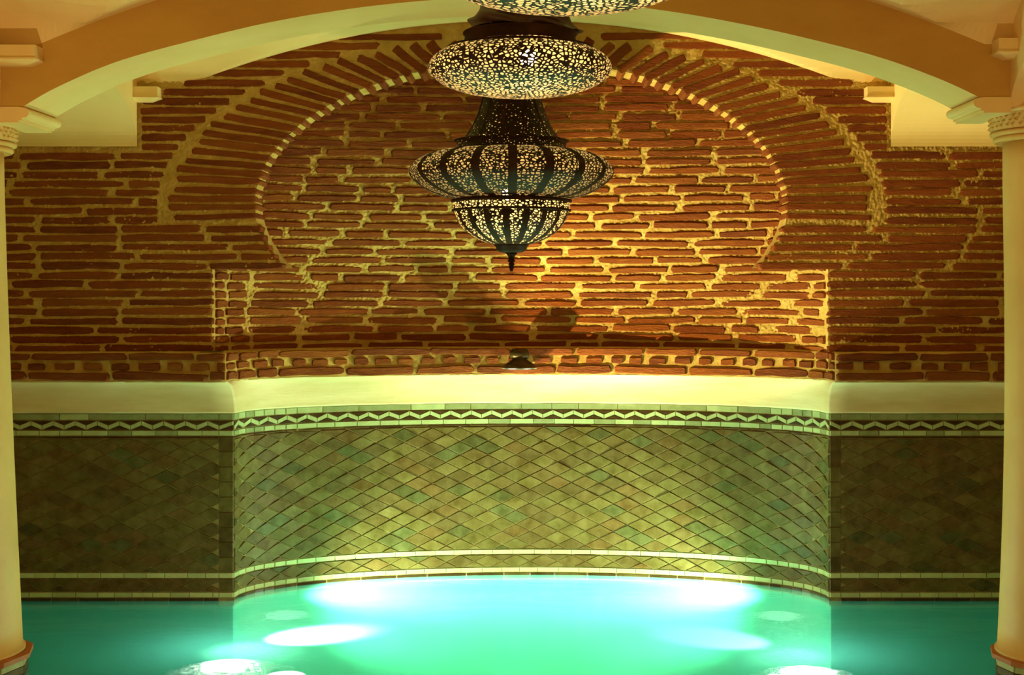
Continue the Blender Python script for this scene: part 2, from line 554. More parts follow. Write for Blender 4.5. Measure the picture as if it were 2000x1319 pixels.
# ------------------------------------------------------------------ plaster cove
def cove():
    V, Fc = [], []
    segs = ((0, TP.s1, 0, CP.s1, 12), (TP.s1, TP.s2, CP.s1, CP.s2, 160), (TP.s2, TP.L, CP.s2, CP.L, 12))
    prof = 16
    ends = []
    for a, b, c, d, n in segs:
        base = len(V)
        for j in range(prof + 1):
            s = j / prof
            f = 1 - math.sqrt(max(0, 1 - s * s)) if s < 1 else 1.0
            z = 1.100 + (1.290 - 1.100) * s
            for i in range(n + 1):
                p, t = TP.at(a + (b - a) * (0.0005 + 0.999 * i / n)); q, t2 = CP.at(c + (d - c) * (0.0005 + 0.999 * i / n))
                nn = Vector((t.y, -t.x, 0))
                r = (p + nn * 0.016) * (1 - f) + (q) * f
                V.append((r.x, r.y, z + nz(r.x, 0, 0, 3, 0.003)))
        ends.append(([base + j * (n + 1) for j in range(prof + 1)], [base + j * (n + 1) + n for j in range(prof + 1)]))
        for j in range(prof):
            for i in range(n):
                k = base + j * (n + 1) + i
                Fc.append((k, k + 1, k + n + 2, k + n + 1))
        for i in range(n):                                  # lower lip
            p, t = TP.at(a + (b - a) * i / n)
        low = len(V)
        for i in range(n + 1):
            p, t = TP.at(a + (b - a) * (0.0005 + 0.999 * i / n))
            V.append((p.x, p.y + 0.01, 1.098))
        for i in range(n):
            Fc.append((low + i, low + i + 1, base + i + 1, base + i))
    for s_ in range(2):
        A, B = ends[s_][1], ends[s_ + 1][0]
        for j in range(prof): Fc.append((A[j], B[j], B[j + 1], A[j + 1]))
    return V, Fc
struct(obj('trim_3', *cove(), M['cove'], smooth=True), 'cream plaster cove between the brick cornice and the tiles')

# ------------------------------------------------------------------ tiled dado
def clip(poly, a, b, c):
    """keep a*x+b*z<=c"""
    out = []
    for i in range(len(poly)):
        p, q = poly[i], poly[(i + 1) % len(poly)]
        dp, dq = a * p[0] + b * p[1] - c, a * q[0] + b * q[1] - c
        if dp <= 0: out.append(p)
        if dp * dq < 0:
            f = dp / (dp - dq)
            out.append((p[0] + f * (q[0] - p[0]), p[1] + f * (q[1] - p[1])))
    return out
def area(poly):
    return abs(sum(p[0] * q[1] - q[0] * p[1] for p, q in zip(poly, poly[1:] + poly[:1]))) / 2
TCACHE = {}
def tile_geo(loc, proud):
    cx = sum(p[0] for p in loc) / len(loc); cz = sum(p[1] for p in loc) / len(loc)
    V = []
    for x, z in loc:
        d = math.hypot(x - cx, z - cz) or 1
        k = max(0.3, 1 - 0.0035 / d)
        V.append((cx + (x - cx) * k, -proud, cz + (z - cz) * k))
    for x, z in loc: V.append((x, -proud * 0.55, z))
    for x, z in loc: V.append((x, 0.012, z))
    n = len(loc)
    Fc = [tuple(range(n))]
    for j in range(2):
        for k in range(n):
            a, b = j * n + k, j * n + (k + 1) % n
            Fc.append((b, a, a + n, b + n))
    return V, Fc
def tile(parent, name, poly, mat, proud=0.007, tilt=0.0, path=None, store=None):
    path = path or TP
    if sum(p[0] * q[1] - q[0] * p[1] for p, q in zip(poly, poly[1:] + poly[:1])) < 0: poly = poly[::-1]
    cu = sum(p[0] for p in poly) / len(poly); cz = sum(p[1] for p in poly) / len(poly)
    loc = [(round(p[0] - cu, 4), round(p[1] - cz, 4)) for p in poly]
    p, t = path.at(cu)
    n = Vector((t.y, -t.x, 0))
    m = frame(Vector((p.x, p.y, cz)), t, n)
    if tilt:
        m = m @ Matrix.Rotation(random.gauss(0, tilt), 4, 'X') @ Matrix.Rotation(random.gauss(0, tilt * 0.7), 4, 'Z')
    if store is not None:
        store.append((abs(cu - (path.s1 + path.s2) / 2), name, loc, mat, proud, m)); return
    place_tile(parent, name, loc, mat, proud, m)
def place_tile(parent, name, loc, mat, proud, m):
    key = (tuple(loc), mat.name, proud)
    if key not in TCACHE:
        TCACHE[key] = mesh(name, *tile_geo(loc, proud), mat)
    o = link(name, TCACHE[key], parent)
    o.matrix_world = m
    return o

DW, DH = 0.178, 0.0885
Z_T0, Z_T1 = 1.060, 1.098      # top strip
Z_Z0, Z_Z1 = 1.002, 1.056      # zigzag
Z_S0, Z_S1 = 0.967, 0.999      # strip under it
Z_N0, Z_N1 = 0.952, 0.964      # thin dark strip
Z_D0, Z_D1 = 0.168, 0.949      # diamonds
Z_W0, Z_W1 = 0.134, 0.165      # pale strip
Z_E0, Z_E1 = 0.054, 0.131      # diamonds below
Z_B0, Z_B1 = 0.020, 0.051      # pale strip at the water
G = 0.0016
def rect(a, b, z0, z1): return [(a, z0), (b, z0), (b, z1), (a, z1)]
def strip(parent, name, a, b, z0, z1, lmin, lmax, mats, proud=0.007, tilt=0.006, short_ends=False):
    u = a
    while u < b - 0.004:
        L = random.uniform(lmin, lmax)
        if short_ends and (u < a + 0.5 or u > b - 0.6): L = min(L, 0.075)
        e = u + L
        if e > b - 0.03: e = b
        tile(parent, name, rect(u + G, e - G, z0 + G, z1 - G), random.choice(mats), proud, tilt)
        u = e
def zigzag(parent, a, b):
    per = 0.131
    n = max(1, round((b - a) / per)); per = (b - a) / n; h = per / 2
    th = 0.025
    zl, zh = Z_Z0 + G, Z_Z1 - G
    for i in range(n):
        u = a + i * per
        g = 0.0012
        up = [(u + g, zl), (u + h - g, zh - th), (u + h - g, zh), (u + g, zl + th)]
        dn = [(u + h + g, zh - th), (u + per - g, zl), (u + per - g, zl + th), (u + h + g, zh)]
        tile(parent, 'zigzag_tile', up, M['pale'], 0.008, 0.01)
        tile(parent, 'zigzag_tile', dn, M['pale'], 0.008, 0.01)
        k = 0.004
        lowt = [(u + 2 * k, zl), (u + per - 2 * k, zl), (u + h, zh - th - k * 0.8)]
        tile(parent, 'triangle_tile', lowt, M['dark_tile'], 0.006, 0.01)
        if i < n - 1 or True:
            for (q0, q1, q2) in (((u, zl + th + k * 0.8), (u + h - 2 * k, zh), (u, zh)), ((u + per, zl + th + k * 0.8), (u + per, zh), (u + h + 2 * k, zh))):
                pass
    for i in range(n + 1):
        u = a + i * per
        t_ = [(u, zl + th + 0.003), (u + h - 0.008, zh), (u - h + 0.008, zh)]
        t_ = clip(clip(t_, -1, 0, -(a + G)), 1, 0, b - G)
        if len(t_) >= 3 and area(t_) > 1e-4: tile(parent, 'triangle_tile', t_, M['dark_tile'], 0.006, 0.01)
WTS = [6, 7, 4, 6, 1.6, 3, 1.2]
def diamonds(parent, a, b, z0, z1, zoff, tilt, store=None, uoff=0.0):
    iu0, iu1 = int(math.floor(a / (DW / 2))) - 1, int(math.ceil(b / (DW / 2))) + 1
    jz0, jz1 = int(math.floor((z0 - zoff) / (DH / 2))) - 1, int(math.ceil((z1 - zoff) / (DH / 2))) + 1
    for j in range(jz0, jz1 + 1):
        for i in range(iu0, iu1 + 1):
            if (i + j) % 2: continue
            u, z = i * DW / 2 + uoff, zoff + j * DH / 2
            e = 0.0022
            po = [(u - DW / 2 + 2 * e, z), (u, z - DH / 2 + e), (u + DW / 2 - 2 * e, z), (u, z + DH / 2 - e)]
            for c in ((-1, 0, -(a + G)), (1, 0, b - G), (0, -1, -(z0 + G)), (0, 1, z1 - G)):
                po = clip(po, *c)
                if len(po) < 3: break
            if len(po) < 3 or area(po) < 0.0006: continue
            po = [p for k, p in enumerate(po) if math.hypot(p[0] - po[k - 1][0], p[1] - po[k - 1][1]) > 0.001]
            if len(po) < 3: continue
            mt = random.choices(TILE, WTS)[0]
            tile(parent, 'tile', po, mt, random.uniform(0.006, 0.0105) if tilt > 0.02 else 0.005, tilt, None, store)
def backing(name, a, b, n, mat, z0, z1, label):
    V, Fc = [], []
    for z in (z0, z1):
        for i in range(n + 1):
            p, t = TP.at(a + (b - a) * (0.0005 + 0.999 * i / n))
            V.append((p.x, p.y, z))
    for i in range(n):
        Fc.append((i, i + 1, n + 2 + i, n + 1 + i))
    return struct(obj(name, V, Fc, mat), label)
BW_L, BW_R = 0.087, 0.066
def dado(name, label, a, b, edge_a, edge_b, niche):
    o = backing(name, a, b, 160 if niche else 2, M['grout'], -0.03, 1.102, label)
    ia, ib = a + edge_a, b - edge_b
    pt = [M['pale'], M['pale'], M['pale2']]
    pw = [M['white_tile'], M['white_tile'], M['pale']]
    strip(o, 'border_tile', ia, ib, Z_T0, Z_T1, 0.14, 0.34, [M['pale2'], M['pale2'], M['pale']], short_ends=niche)
    zigzag(o, ia, ib)
    strip(o, 'border_tile', ia, ib, Z_S0, Z_S1, 0.10, 0.15, pt, short_ends=niche)
    strip(o, 'border_tile', ia, ib, Z_N0, Z_N1, 0.15, 0.30, [M['edge_tile'], M['dark_tile']], short_ends=niche)
    strip(o, 'border_tile', ia, ib, Z_W0, Z_W1, 0.095, 0.14, pw, short_ends=niche)
    strip(o, 'border_tile', ia, ib, Z_B0, Z_B1, 0.095, 0.14, pw, short_ends=niche)
    strip(o, 'border_tile', ia, ib, -0.025, 0.017, 0.15, 0.25, [M['dark_tile'], M['edge_tile']], 0.004, short_ends=niche)
    store = [] if niche else None
    tl = 0.034 if niche else 0.012
    diamonds(o, ia, ib, Z_D0, Z_D1, 0.55, tl, store)
    diamonds(o, ia, ib, Z_E0, Z_E1, 0.092, tl, store)
    if store:
        store.sort(key=lambda s: s[0])
        for s in store[:300]: place_tile(o, *s[1:])
        V, Fc, fm = [], [], []
        for s in store[300:]:
            v, f = tile_geo(s[2], s[4])
            k = len(V)
            V += [tuple(s[5] @ Vector(p)) for p in v]; Fc += [tuple(i + k for i in q) for q in f]
            fm += [TILE.index(s[3])] * len(f)
        if V:
            st = obj('tile_field', V, Fc, TILE, o, fmat=fm)
            st['kind'] = 'stuff'
    for e0, e1 in ((a, ia), (ib, b)):                      # upright border at the niche corner
        if e1 - e0 < 0.01: continue
        z = 0.020
        tile(o, 'corner_tile', rect(e0 + G, e1 - G, Z_T0 + G, Z_T1 - G), M['pale2'])
        tile(o, 'corner_tile', rect(e0 + G, e1 - G, Z_S0 + G, Z_S1 - G), M['pale'])
        h = (Z_Z0 + Z_Z1) / 2
        s_ = 1 if e0 == ia or True else -1
        lo_, hi_ = (Z_Z0 + G, Z_Z1 - G)
        par = [(e0 + G, lo_), (e1 - G, hi_ - 0.021), (e1 - G, hi_), (e0 + G, lo_ + 0.021)]
        if e0 == a: par = [(e0 + G, hi_ - 0.021), (e1 - G, lo_), (e1 - G, lo_ + 0.021), (e0 + G, hi_)]
        tile(o, 'zigzag_tile', par, M['pale'], 0.008)
        if e0 == a:
            tile(o, 'triangle_tile', [(e0 + G, lo_), (e1 - 0.01, lo_), (e0 + G, hi_ - 0.026)], M['dark_tile'], 0.006)
            tile(o, 'triangle_tile', [(e1 - G, lo_ + 0.026), (e1 - G, hi_), (e0 + 0.01, hi_)], M['dark_tile'], 0.006)
        else:
            tile(o, 'triangle_tile', [(e0 + 0.01, lo_), (e1 - G, lo_), (e1 - G, hi_ - 0.026)], M['dark_tile'], 0.006)
            tile(o, 'triangle_tile', [(e0 + G, lo_ + 0.026), (e1 - 0.01, hi_), (e0 + G, hi_)], M['dark_tile'], 0.006)
        tile(o, 'corner_tile', rect(e0 + G, e1 - G, Z_W0 + G, Z_W1 - G), M['white_tile'])
        tile(o, 'corner_tile', rect(e0 + G, e1 - G, Z_B0 + G, Z_B1 - G), M['white_tile'])
        for z0, z1 in ((Z_E0, Z_E1), (Z_D0, Z_N1)):
            n = max(1, round((z1 - z0) / 0.085))
            for k in range(n):
                tile(o, 'corner_tile', rect(e0 + G, e1 - G, z0 + (z1 - z0) * k / n + G, z0 + (z1 - z0) * (k + 1) / n - G),
                     random.choice([M['edge_tile'], M['edge_tile'], TILE[3], TILE[1]]), 0.007, 0.01)
    return o
dado('wall_dado_left', 'flat tiled wall left of the niche, mostly in shade', 0, TP.s1, 0, BW_L, False)
dado('wall_dado_niche', 'curved tiled wall of the pool niche', TP.s1, TP.s2, 0, 0, True)
dado('wall_dado_right', 'flat tiled wall right of the niche, beside the column', TP.s2, TP.L, BW_R, 0, False)

# ------------------------------------------------------------------ pool: basin, deck, water
ZP = -0.75
YP0 = 4.6                       # near edge of the pool
backing('wall_pool', 0, TP.L, 260, M['pool'], ZP, -0.028, 'turquoise pool wall under the water line')
for nm, bb, sd in (('wall_pool_front', (X0, X1, YP0 - 0.05, YP0, ZP, 0.12), 'near'), ('wall_pool_left', (X0 - 0.05, X0, YP0, YW, ZP, 0.12), 'left'), ('wall_pool_right', (X1, X1 + 0.05, YP0, YW, ZP, 0.12), 'right')):
    struct(obj(nm, *box(*bb), M['pool']), 'turquoise pool wall on the %s side' % sd)
struct(obj('floor', *box(X0, X1, YP0, YW + TB, ZP - 0.05, ZP), M['pool']), 'turquoise pool floor')
struct(obj('floor_deck', *box(X0 - 1, X1 + 1, -1.5, YP0 - 0.05, ZP, 0.12), M['terracotta']), 'terracotta deck on the near side of the pool')
wv = [(X0, YP0, 0), (X1, YP0, 0)] + [(p[0], p[1] - 0.004, 0) for p in TP.pts[::-1]]
water = obj('pool_water', wv, [tuple(range(len(wv)))], M['water'])
water['kind'] = 'stuff'
tag(water, 'milky turquoise pool water glowing under the tiled niche', 'water')

# ------------------------------------------------------------------ front arch wall
ARCH_F = [(35, 215), (60, 199), (100, 176), (140, 157), (190, 135), (245, 115), (350, 86), (525, 44), (700, 15), (860, -1), (980, -5), (1120, 1),
          (1300, 21), (1475, 52), (1650, 93), (1740, 119), (1825, 150), (1880, 174), (1923, 196)]
pts = [(wx(a, YF), wz(b, YF)) for a, b in ARCH_F]
def arch_z(x):
    for k in range(len(pts) - 1):
        if pts[k + 1][0] >= x: break
    p0 = pts[max(0, k - 1)]; p1 = pts[k]; p2 = pts[k + 1]; p3 = pts[min(len(pts) - 1, k + 2)]
    f = min(1, max(0, (x - p1[0]) / (p2[0] - p1[0])))
    m1 = (p2[1] - p0[1]) / (p2[0] - p0[0]); m2 = (p3[1] - p1[1]) / (p3[0] - p1[0]); h = p2[0] - p1[0]
    return (2 * f**3 - 3 * f**2 + 1) * p1[1] + (f**3 - 2 * f**2 + f) * h * m1 + (-2 * f**3 + 3 * f**2) * p2[1] + (f**3 - f**2) * h * m2
xa, xb = pts[0][0], pts[-1][0]
ZCAP_L, ZCAP_R = wz(234, 6.3), wz(214, 6.3)       # tops of the capitals
def front_wall():
    V, Fc, fm = [], [], []
    cols = [(-3.45, ZCAP_L), (xa - 0.0002, ZCAP_L), (xa - 0.0001, pts[0][1])]
    n = 120
    for k in range(n + 1):
        x = xa + (xb - xa) * k / n
        cols.append((x, arch_z(x)))
    cols += [(xb + 0.0001, pts[-1][1]), (xb + 0.0002, ZCAP_R), (3.0, ZCAP_R)]
    zt = 3.6
    for x, z in cols: V += [(x, YF, z), (x, YF, zt), (x, YB, z), (x, YB, zt)]
    for k in range(len(cols) - 1):
        a, b = 4 * k, 4 * k + 4
        Fc += [(a, b, b + 1, a + 1), (b + 2, a + 2, a + 3, b + 3), (a, a + 2, b + 2, b)]
        fm += [0, 1, 1]
    return V, Fc, fm
v, f, fm = front_wall()
wall_front = struct(obj('wall_front', v, f, [M['ochre'], M['cream']], fmat=fm), 'ochre plaster wall with a wide pale-soffited segmental arch')
def profile_y(prof, y0, y1, sx, x, z):
    """moulding profile (out, z) swept along y; sx = direction in which it projects"""
    V = [(x + sx * o, y0, z + h) for o, h in prof] + [(x + sx * o, y1, z + h) for o, h in prof]
    n = len(prof)
    Fc = [(i, (i + 1) % n, n + (i + 1) % n, n + i) for i in range(n)]
    Fc += [tuple(range(n))[::-1], tuple(range(n, 2 * n))]
    return V, Fc
def roll(cx, cz, r, a0, a1, n=7):
    return [(cx + r * math.cos(R(a0 + (a1 - a0) * k / n)), cz + r * math.sin(R(a0 + (a1 - a0) * k / n))) for k in range(n + 1)]
IMP = [(-0.12, -0.045), (0.005, -0.045), (0.005, -0.036), (0.018, -0.036), (0.018, -0.026), (0.03, -0.022)] + roll(0.03, 0.0, 0.022, -90, 90) + [(0.0, 0.026), (-0.12, 0.026)]
for sx, xx, zz in ((1, xa, pts[0][1] - 0.012), (-1, xb, pts[-1][1] - 0.012)):
    obj('impost_moulding', *profile_y(IMP, YF - 0.006, YB + 0.006, sx, xx, zz), M['cream'], wall_front)

# ------------------------------------------------------------------ groin vaults
def vault(name, y0, y1, label, za=3.40):
    zs = 2.94
    xc, hx = (XL_T + XR_T) / 2, (XR_T - XL_T) / 2 + 0.12
    yc, hy = (y0 + y1) / 2, (y1 - y0) / 2
    def fn(u, v):
        x = xc - hx + 2 * hx * u
        y = y0 + (y1 - y0) * v
        zb = zs + (za - zs) * math.sqrt(max(0, 1 - ((y - yc) / hy) ** 2))
        return (x, y, max(zA(x), zb))
    v_, f_ = grid(fn, 160, 100, flip=True)
    return struct(obj(name, v_, f_, M['cream'], smooth=False), label)
vault('ceiling', YB, YW + 0.012, 'pale groin vault over the pool behind the arch')
vault('ceiling.001', 2.4, YF, 'pale groin vault in front of the arch')

# side arches, from the columns to the brick wall
def side_arch(name, x_in, x_out, y0, y1, z_s0, z_s1, rise, label, ztop=3.55, n=48):
    V, Fc = [], []
    cols = []
    yc, h = (y0 + y1) / 2, (y1 - y0) / 2
    for k in range(n + 1):
        a = math.pi * k / n
        y = yc - h * math.cos(a)
        f = k / n
        cols.append((y, z_s0 + (z_s1 - z_s0) * (1 - math.cos(a)) / 2 + rise * math.sin(a)))
    for y, z in cols: V += [(x_in, y, z), (x_in, y, ztop), (x_out, y, z), (x_out, y, ztop)]
    for k in range(n):
        a, b = 4 * k, 4 * k + 4
        Fc += [(a, b, b + 1, a + 1), (b + 2, a + 2, a + 3, b + 3), (a, a + 2, b + 2, b)]
    return struct(obj(name, V, Fc, M['cream']), label)
ZSW = wz(287, YW)
wl = side_arch('wall_left', XL_T, XL_T - 0.95, YB, YW - 0.022, ZCAP_L, ZSW, 0.33, 'plaster side arch from the left column to the brick wall')
wr = side_arch('wall_right', XR_T, XR_T + 0.90, YB, YW - 0.022, ZCAP_R, ZSW, 0.33, 'plaster side arch from the right column to the brick wall')
side_arch('wall_front_left', XL_T - 0.09, XL_T - 0.95, 2.4, YF, ZCAP_L, ZCAP_L, 0.42, 'plaster side arch in front of the left column')
side_arch('wall_front_right', XR_T + 0.09, XR_T + 0.90, 2.4, YF, ZCAP_R, ZCAP_R, 0.42, 'plaster side arch in front of the right column')
struct(obj('wall_lightblock_left', *box(X0 - 0.15, X0 - 0.05, 4.55, YW + 0.05, 0.0, 3.55), M['ochre']), 'unseen ochre wall added on the left to block side light')  # unseen walls added on both sides to keep side light out of the rear bay
struct(obj('wall_lightblock_right', *box(X1 + 0.05, X1 + 0.15, 4.55, YW + 0.05, 0.0, 3.55), M['ochre']), 'unseen ochre wall added on the right to block side light')
# imposts of the vaults, a block with a projecting fillet
def impost(name, x0, x1, y0, y1, z, label):
    parts = [box(x0, x1, y0, y1, z - 0.032, z + 0.026), box(x0 - 0.006, x1 + 0.006, y0 - 0.008, y1, z - 0.039, z - 0.032)]
    sgn = 0.05
    v = [(x0 + 0.0, y0, z - 0.039), (x1, y0, z - 0.039), (x1, y1, z - 0.039), (x0, y1, z - 0.039),
         (x0 + (sgn if x0 > 0 else 0), y0 + 0.05, z - 0.058), (x1 - (sgn if x0 < 0 else 0), y0 + 0.05, z - 0.058),
         (x1 - (sgn if x0 < 0 else 0), y1, z - 0.058), (x0 + (sgn if x0 > 0 else 0), y1, z - 0.058)]
    parts.append((v, [(0, 1, 2, 3), (4, 7, 6, 5), (0, 4, 5, 1), (1, 5, 6, 2), (2, 6, 7, 3), (3, 7, 4, 0)]))
    return struct(obj(name, *join(parts), M['cream']), label)
zi = 2.975
impost('trim_4', XL_T, XL_T + 0.14, YW - 0.10, YW, zi, 'small moulded impost of the vault at the left of the brick wall')
impost('trim_5', XR_T - 0.155, XR_T, YW - 0.10, YW, zi, 'small moulded impost of the vault at the right of the brick wall')
impost('trim_6', XL_T - 0.09, wx(76, 6.15), YF - 0.10, YF, wz(106, YF), 'small moulded impost of the vault above the left column')
impost('trim_7', wx(1944, 6.15), XR_T + 0.09, YF - 0.10, YF, wz(93, YF), 'small moulded impost of the vault above the right column')

# ------------------------------------------------------------------ columns
def column(cx, cy, rad, zcap, label, edge_r):
    t = thing('column', label, 'column', (cx, cy, 0.0), 'plaster columns carrying the front arch')
    zb = 0.125
    zt = zcap - 0.128
    prof = [(rad(0) + 0.012, zb), (rad(0) + 0.012, zb + 0.012)]
    for k in range(25):
        f = k / 24
        prof.append((rad(f), zb + 0.014 + (zt - zb - 0.014) * f))
    obj('shaft', *lathe(prof, 64), M['column'], t, True)
    rt = rad(1)
    ring_p = [(rt, -0.012), (rt + 0.03, -0.012)] + [(rt + 0.03 + o, h) for o, h in roll(0, 0.0, 0.014, -80, 80)] + [(rt + 0.045, 0.014), (rt + 0.058, 0.022), (rt + 0.058, 0.034), (rt + 0.04, 0.036)]
    cap = obj('capital', *lathe([(r, z + zt) for r, z in ring_p] + [(rt + 0.055, zt + 0.04), (rt + 0.055, zt + 0.122), (rt + 0.075, zt + 0.126)], 64), M['carved'], t, True)
    # carved leaf frieze: small raised lozenges and curls round the drum
    V, Fc = [], []
    rnd = random.Random(3)
    nf = 46
    for row, zc in enumerate((zt + 0.055, zt + 0.075, zt + 0.095)):
        for k in range(nf):
            a = 2 * math.pi * (k + 0.5 * (row % 2)) / nf + rnd.uniform(-0.02, 0.02)
            r0, r1 = rt + 0.05, rt + 0.068
            w_, h_ = 0.016 / r1 * rnd.uniform(0.6, 1.1), 0.013 * rnd.uniform(0.7, 1.1)
            b = len(V)
            sk = rnd.uniform(-0.5, 0.5) * h_
            for da, dz in ((-w_, sk), (0, -h_), (w_, -sk), (0, h_)):
                V.append((r0 * math.cos(a + da), r0 * math.sin(a + da), zc + dz))
            V.append((r1 * math.cos(a), r1 * math.sin(a), zc))
            Fc += [(b, b + 1, b + 4), (b + 1, b + 2, b + 4), (b + 2, b + 3, b + 4), (b + 3, b, b + 4)]
    obj('carved_frieze', V, Fc, M['carved'], cap)
    obj('abacus', *lathe([(rt + 0.07, zcap - 0.012), (rt + 0.085, zcap - 0.008), (rt + 0.085, zcap)], 64), M['cream'], t)
    er = edge_r
    obj('base_slab', *lathe([(er - 0.01, zb - 0.03), (er, zb - 0.026), (er, zb - 0.005), (er - 0.02, zb), (0.05, zb + 0.001)], 12), M['terracotta'], t)
    base = obj('pedestal', *lathe([(er - 0.03, ZP), (er - 0.03, zb - 0.029)], 12), M['grout'], t)
    n = 12
    side = 2 * (er - 0.03) * math.sin(math.pi / n)
    ap = (er - 0.03) * math.cos(math.pi / n)
    me = {}
    for k in range(n):
        a = 2 * math.pi * (k + 0.5) / n
        for (z0, z1, mt, nm) in ((zb - 0.062, zb - 0.032, M['white_tile'], 'border_tile'), (-0.03, 0.025, M['edge_tile'], 'tile'), (0.027, 0.061, TILE[1], 'tile')):
            L = side - 0.004
            V, Fc = tile_geo([(-L / 2, z0), (L / 2, z0), (L / 2, z1), (-L / 2, z1)], 0.007)
            if (z0, mt.name) not in me: me[(z0, mt.name)] = mesh(nm, V, Fc, mt)
            o = link(nm, me[(z0, mt.name)], base)
            o.matrix_local = frame(Vector((ap * math.cos(a), ap * math.sin(a), 0)), Vector((-math.sin(a), math.cos(a), 0)), Vector((math.cos(a), math.sin(a), 0)))
    return t
cyc = 6.40
def rad_l(f): return 0.225 + 0.085 * (1 - f) ** 1.3
def rad_r(f): return 0.225 - 0.012 * math.sin(math.pi * min(1, f * 1.1)) + 0.025 * (1 - f) ** 3
column(wx(1, cyc) - 0.225, cyc, rad_l, ZCAP_L, 'cream plaster column at the left edge, swelling towards its tiled base', 0.36)
column(wx(1963, cyc) + 0.225, cyc, rad_r, ZCAP_R, 'cream plaster column at the right edge below the carved capital', 0.285)

# ------------------------------------------------------------------ lanterns
def point(name, loc, power, color, radius, parent):
    l = bpy.data.lights.new(name, 'POINT')
    l.energy = power; l.color = color; l.shadow_soft_size = radius
    o = bpy.data.objects.new(name, l); col.objects.link(o)
    o.location = loc
    if parent: o.parent = parent
    return o
WARM = (1.0, 0.70, 0.32)
def sphere_prof(r, n=8): return [(max(0.001, r * math.sin(math.pi * k / n)), -r * math.cos(math.pi * k / n)) for k in range(n + 1)]
def ribs(prof, n, width, off, parent, mat, a0=0.0):
    V, Fc = [], []
    m = len(prof)
    for r, z in prof:
        ww = min(width, r * 0.5)
        for s in (-1, 1):
            a = s * ww / 2 / r
            V.append(((r + off) * math.cos(a), (r + off) * math.sin(a), z))
    for j in range(m - 1):
        Fc.append((2 * j, 2 * j + 1, 2 * j + 3, 2 * j + 2))
    me = mesh('rib', V, Fc, mat, True)
    for k in range(n):
        o = link('rib', me, parent)
        o.rotation_euler = (0, 0, a0 + 2 * math.pi * k / n)
def chain(parent, z0, z1):
    V, Fc = [], []
    n = max(2, int((z1 - z0) / 0.05)); st = (z1 - z0) / n
    for k in range(n):
        zc = z0 + st * (k + 0.5)
        nb, ns = 12, 6
        base = len(V)
        for i in range(nb):
            a = 2 * math.pi * i / nb
            for j in range(ns):
                b = 2 * math.pi * j / ns
                rr = 0.0045
                x = (0.014 + rr * math.cos(b)) * math.cos(a); z = (st * 0.62 + rr * math.cos(b)) * math.sin(a); y = rr * math.sin(b)
                if k % 2: x, y = y, x
                V.append((x, y, zc + z))
        for i in range(nb):
            for j in range(ns):
                Fc.append((base + i * ns + j, base + ((i + 1) % nb) * ns + j, base + ((i + 1) % nb) * ns + (j + 1) % ns, base + i * ns + (j + 1) % ns))
    obj('chain', V, Fc, M['brass'], parent)
    obj('ceiling_rose', *lathe([(0.02, z1 - 0.03), (0.05, z1 - 0.012), (0.055, z1)], 24), M['brass'], parent, True)

def globe_lantern(x, y, z, label, seed):
    t = thing('globe_lantern', label, 'lantern', (x, y, z), 'pierced globe lanterns')
    a, b = 0.349, 0.106
    prof = []
    for k in range(33):
        th = -math.pi / 2 + math.pi * k / 32
        c, s = math.cos(th), math.sin(th)
        prof.append((max(0.002, a * abs(c) ** 0.86), b * (1 if s > 0 else -1) * abs(s) ** 1.0))
    prof = [p for p in prof if not (p[1] > 0 and p[0] < 0.205)]
    obj('globe', *lathe(prof, 96, False), M['pierced'], t, True)
    zr = 0.066; rr = a * (1 - (zr / b) ** 2) ** 0.43
    obj('band', *lathe([(rr + 0.004, zr - 0.006), (rr + 0.006, zr), (rr, zr + 0.006)], 96, False), M['brass'], t, True)
    zt = prof[-1][1]
    obj('cap_ring', *lathe([(0.222, zt - 0.012), (0.214, zt + 0.004), (0.21, zt + 0.036), (0.218, zt + 0.040), (0.218, zt + 0.044), (0.1, zt + 0.046)], 64), M['brass'], t, True)
    rnd = random.Random(seed)
    V, Fc = [], []
    nn, mm = 72, 14
    ph = [rnd.uniform(0, 6.28) for _ in range(4)]
    for j in range(mm + 1):
        f = j / mm
        for k in range(nn):
            th = 2 * math.pi * k / nn
            tw = th + 1.1 * f
            base = 0.205 - 0.045 * f
            r = base * (1 + 0.10 * math.sin(3 * tw + ph[0]) * (1 - f) + 0.06 * math.sin(7 * tw + ph[1]) + 0.07 * math.sin(6.3 * f + 2 * tw + ph[2]))
            zz = zt + 0.044 + 0.095 * f + 0.012 * math.sin(4 * tw + ph[3]) * f
            if j == 0: zz = zt + 0.044 + 0.010 * max(0, math.sin(3 * th + ph[0]))
            V.append((r * math.cos(th), r * math.sin(th), zz))
    for j in range(mm):
        for k in range(nn):
            Fc.append((j * nn + k, j * nn + (k + 1) % nn, (j + 1) * nn + (k + 1) % nn, (j + 1) * nn + k))
    Fc.append(tuple(mm * nn + k for k in range(nn)))
    obj('crown', V, Fc, M['leather'], t, True)
    obj('stem', *lathe([(0.05, zt + 0.13), (0.02, zt + 0.17), (0.012, zt + 0.2)], 20), M['brass'], t, True)
    chain(t, zt + 0.2, 3.385 - z)
    bl = obj('bulb', *lathe(sphere_prof(0.032), 16), M['bulb'], t, True)
    bl.location = (0.03, -0.12, 0.02)
    for k in range(5):
        point('lantern_light', (0.19 * math.cos(1.257 * k), 0.19 * math.sin(1.257 * k), 0.045), P_GLOBE / 5, WARM, 0.04, t)
    return t
d2, d1 = 5.2, 3.4
globe_lantern(wx(1016, d2), d2, wz(133, d2), 'pierced brass globe lantern with crumpled dark crown, above the ribbed lantern', 4)
globe_lantern(wx(1108, d1), d1, wz(-70, d1), 'nearest pierced globe lantern, only its underside showing at the top edge', 9)

